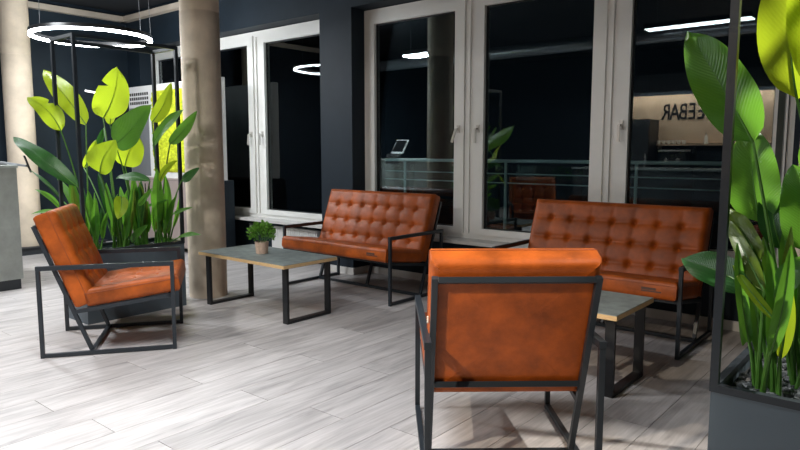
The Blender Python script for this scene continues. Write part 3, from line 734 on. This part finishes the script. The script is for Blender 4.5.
ob('top', MB().box((-1.06, -.14, .96), (1.02, .15, .98)), M['taupe'], db)
bd = empty('display_board', (-8.0, 4.86, .981), label='white display board with bright green moss panel beside the left column', cat='display board')
ob('board', MB().box((-1.16, -.03, 0), (1.06, .06, 1.28)), M['white'], bd, bevel=.004)
mo = MB(); rm = random.Random(2); x0, x1, z0, z1 = -.50, .72, .08, 1.19; nxm, nzm = 46, 42
for j in range(nzm+1):
    for i in range(nxm+1):
        e = (0 < i < nxm and 0 < j < nzm)
        mo.v.append((x0+(x1-x0)*i/nxm, -.032-(rm.uniform(.01, .05) if e else 0), z0+(z1-z0)*j/nzm))
for j in range(nzm):
    for i in range(nxm): q = j*(nxm+1)+i; mo.f.append((q, q+1, q+nxm+2, q+nxm+1))
ob('moss', mo, M['moss'], bd, smooth='all', kind='stuff')
ob('panel', MB().box((-1.14, -.036, .02), (-.62, -.0305, .98)), M['grey'], bd)
cm = MB().box((-.018, -.004, -.02), (.018, 0, .02)).mesh('card', M['ink'])
for i in range(9):
    for j in range(3): ob('card', cm, None, bd, loc=(-1.10+i*.058, -.0305, 1.17-j*.062))
wl = atx(92, 92, XL+.05)
wlm = empty('wall_light', (XL+.002, wl.y, wl.z), label='short white bar light on the dark far left wall', cat='wall light')
ob('mount', MB().box((0, -.06, -.02), (.04, .06, .02)), M['black'], wlm)
ob('tube', MB().tube([(.055, -.10, .012), (.055, .10, -.012)], .014, 10), M['tubeglow'], wlm, smooth=True)

# radiator and sockets under the left window
rd = empty('radiator', (-6.05, YW-.006, .07), label='white panel radiator under the left window behind the coffee table', cat='radiator')
ob('panel', MB().box((-.42, -.075, 0), (.42, -.02, .34)), M['radi'], rd, bevel=.006)
for k in range(20): ob('rib', MB().box((-.40+k*.0405, -.081, .02), (-.40+k*.0405+.022, -.076, .32)), M['radi'], rd)
ob('bracket', MB().box((-.35, -.02, .1), (-.30, .005, .2)).box((.30, -.02, .1), (.35, .005, .2)), M['radi'], rd)
for k, z in enumerate((.36, .27)):
    s = empty('wall_socket', (-6.98, YW, z), label=['upper', 'lower'][k]+' round wall socket under the left window', cat='socket', group='wall sockets')
    ob('plate', MB().box((-.042, -.010, -.042), (.042, 0, .042)), M['grey'], s, bevel=.004)
    ob('insert', MB().lathe([(.028, 0), (.028, .003), (.020, .003), (.020, .001)], 20), M['white'], s, loc=(0, -.010, 0), rot=(R(90), 0, 0))

# ------------------------------------------------------------------ coffee bar behind the camera (seen mirrored in the right pane)
YV = 2*YW-(YB+.05)
def mir(x, y, Yr):      # room point whose mirror image in the glass is seen at this pixel
    p = at(x, y, 2*YW-Yr); return Vector((p.x, Yr, p.z))
p0 = mir(633, 97, YB+.03)
ob('bar_back_panel', MB().box((p0.x-.05, YB+.001, 1.50), (-1.2, YB+.03, p0.z)), M['wood'], label='pale wood back panel of the coffee bar mirrored in the right pane', cat='wall panel')
sg = empty('wall_lettering', (-3.4, YB+.031, 2.0), label='black capital letters on the wooden bar panel, mirrored in the glass', cat='lettering')
zt_ = mir(663, 104, YB+.04).z; zb = mir(663, 120, YB+.04).z; xr = mir(662, 110, YB+.04).x; xe = mir(706, 110, YB+.04).x
step = (xe-xr)/5; hgt = zt_-zb
for k, chx in enumerate('RABEEFFOC'):
    cu = bpy.data.curves.new('letter', 'FONT'); cu.body = chx; cu.size = hgt/.70; cu.extrude = .006; cu.align_x = 'CENTER'; cu.resolution_u = 3; cu.offset = .002
    tmp = bpy.data.objects.new('letter', cu); COL.objects.link(tmp)
    me = bpy.data.meshes.new_from_object(tmp.evaluated_get(bpy.context.evaluated_depsgraph_get())); bpy.data.objects.remove(tmp); me.materials.clear(); me.materials.append(M['ink'])
    lo = ob('letter', me, None, sg, rot=(R(90), 0, R(180)))
    lo.scale = (.66, 1, 1)
    lo.location = (xr+step*(k+.5)+3.4, .007, zb-2.0)
ob('bar_light_shield', MB().box((-5.3, YB+.40, 2.50), (-1.2, YB+.43, 2.85)).box((-5.3, YB+.001, 2.68), (-1.2, YB+.40, 2.70)).box((-5.3, YB+.001, 2.70), (-5.27, YB+.40, ZC-.01)).box((-1.23, YB+.001, 2.70), (-1.2, YB+.40, ZC-.01)), M['dark'], label='dark fascia added to hide the unseen fill light above the bar panel', cat='shield')  # added board keeping the bar fill light out of the window reflections
sz = mir(680, 144, YB+.2).z
sf = ob('bar_shelf', MB().box((p0.x+.60, YB+.001, sz-.03), (-1.2, YB+.27, sz)).box((p0.x+.61, YB+.001, sz-.09), (p0.x+.63, YB+.2, sz-.03)), M['wood'], label='wooden wall shelf under the bar lettering', cat='shelf')
cup = MB().lathe([(.022, 0), (.030, .004), (.040, .05), (.041, .075), (.037, .075), (.034, .03), (.02, .01)], 16).mesh('cup', M['porcelain'], True)
xc = mir(654, 140, YB+.14).x; xd = mir(684, 140, YB+.14).x
for k in range(7):
    ob('coffee_cup', cup, None, loc=(xc+(xd-xc)*k/6, YB+.14, sz), label=['first', 'second', 'third', 'fourth', 'fifth', 'sixth', 'last'][k]+' white coffee cup from the fridge on the bar shelf', cat='cup', group='cups on the bar shelf')
bx_ = mir(706, 140, YB+.14).x
bt = empty('bottle', (bx_, YB+.14, sz), label='pale bottle with dark cap on the bar shelf', cat='bottle')
ob('body', MB().lathe([(.03, 0), (.036, .006), (.036, .12), (.014, .16), (.014, .18)], 18), M['porcelain'], bt, smooth=True)
ob('cap', MB().lathe([(.016, .181), (.016, .215), (.010, .22)], 14), M['black'], bt, smooth=True)
fr = empty('drinks_fridge', (p0.x+.27, YB+.32, 0), label='tall dark drinks fridge beside the coffee bar', cat='fridge')
ob('body', MB().box((-.29, -.28, 0), (.29, .26, 1.98)), M['black'], fr, bevel=.008)
dr = ob('door', MB().box((-.28, .262, .12), (.28, .30, 1.86)), M['dark'], fr, bevel=.004)
ob('handle', MB().box((.23, .30, .8), (.25, .33, 1.3)), M['chrome'], dr)
bc = empty('back_counter', (-2.9, YB+.32, 0), label='dark back counter of the coffee bar', cat='counter')
ob('body', MB().box((-1.55, -.30, 0), (1.6, .27, .88)), M['dark'], bc)
ob('worktop', MB().box((-1.56, -.30, .88), (1.6, .30, .92)), M['wood'], bc, bevel=.003)
for k in range(5): ob('door', MB().box((-1.54+k*.63, .272, .1), (-.93+k*.63, .29, .86)), M['grey'], bc, bevel=.002)
em = mir(674, 165, YB+.35)
es = empty('espresso_machine', (em.x, YB+.35, .921), label='dark espresso machine on the back counter', cat='coffee machine')
ob('body', MB().box((-.24, -.20, .05), (.24, .10, .42)), M['black'], es, bevel=.015)
ob('base', MB().box((-.24, -.20, 0), (.24, .20, .05)), M['grey'], es, bevel=.006)
for x in (-.11, .11): ob('brew_head', MB().lathe([(.035, 0), (.035, .06), (.02, .07)], 14, c=(x, .14, .22)).bar((x, .14, .23), (x, .26, .215), .02, .02), M['chrome'], es, smooth=True)
ob('top', MB().box((-.25, -.20, .42), (.25, .20, .45)), M['chrome'], es, bevel=.006)
gx = mir(695, 150, YB+.3).x
tap = empty('water_tap', (gx, YB+.22, .921), label='black arched water tap on the back counter', cat='tap')
ob('spout', MB().tube([(0, 0, 0), (0, 0, .40), (0, .03, .47), (0, .10, .50), (0, .17, .47), (0, .19, .40)], .014, 10), M['black'], tap, smooth=True)
ob('lever', MB().bar((0, 0, .06), (.09, 0, .10), .012, .012), M['black'], tap)
fc = empty('bar_counter', (-3.6, -1.75, 0), label='dark front counter of the coffee bar mirrored in the glass', cat='counter')
ob('body', MB().box((-2.0, -.28, 0), (2.2, .28, 1.0)), M['dark'], fc)
ob('worktop', MB().box((-2.04, -.32, 1.0), (2.24, .34, 1.04)), M['slate'], fc, bevel=.003)
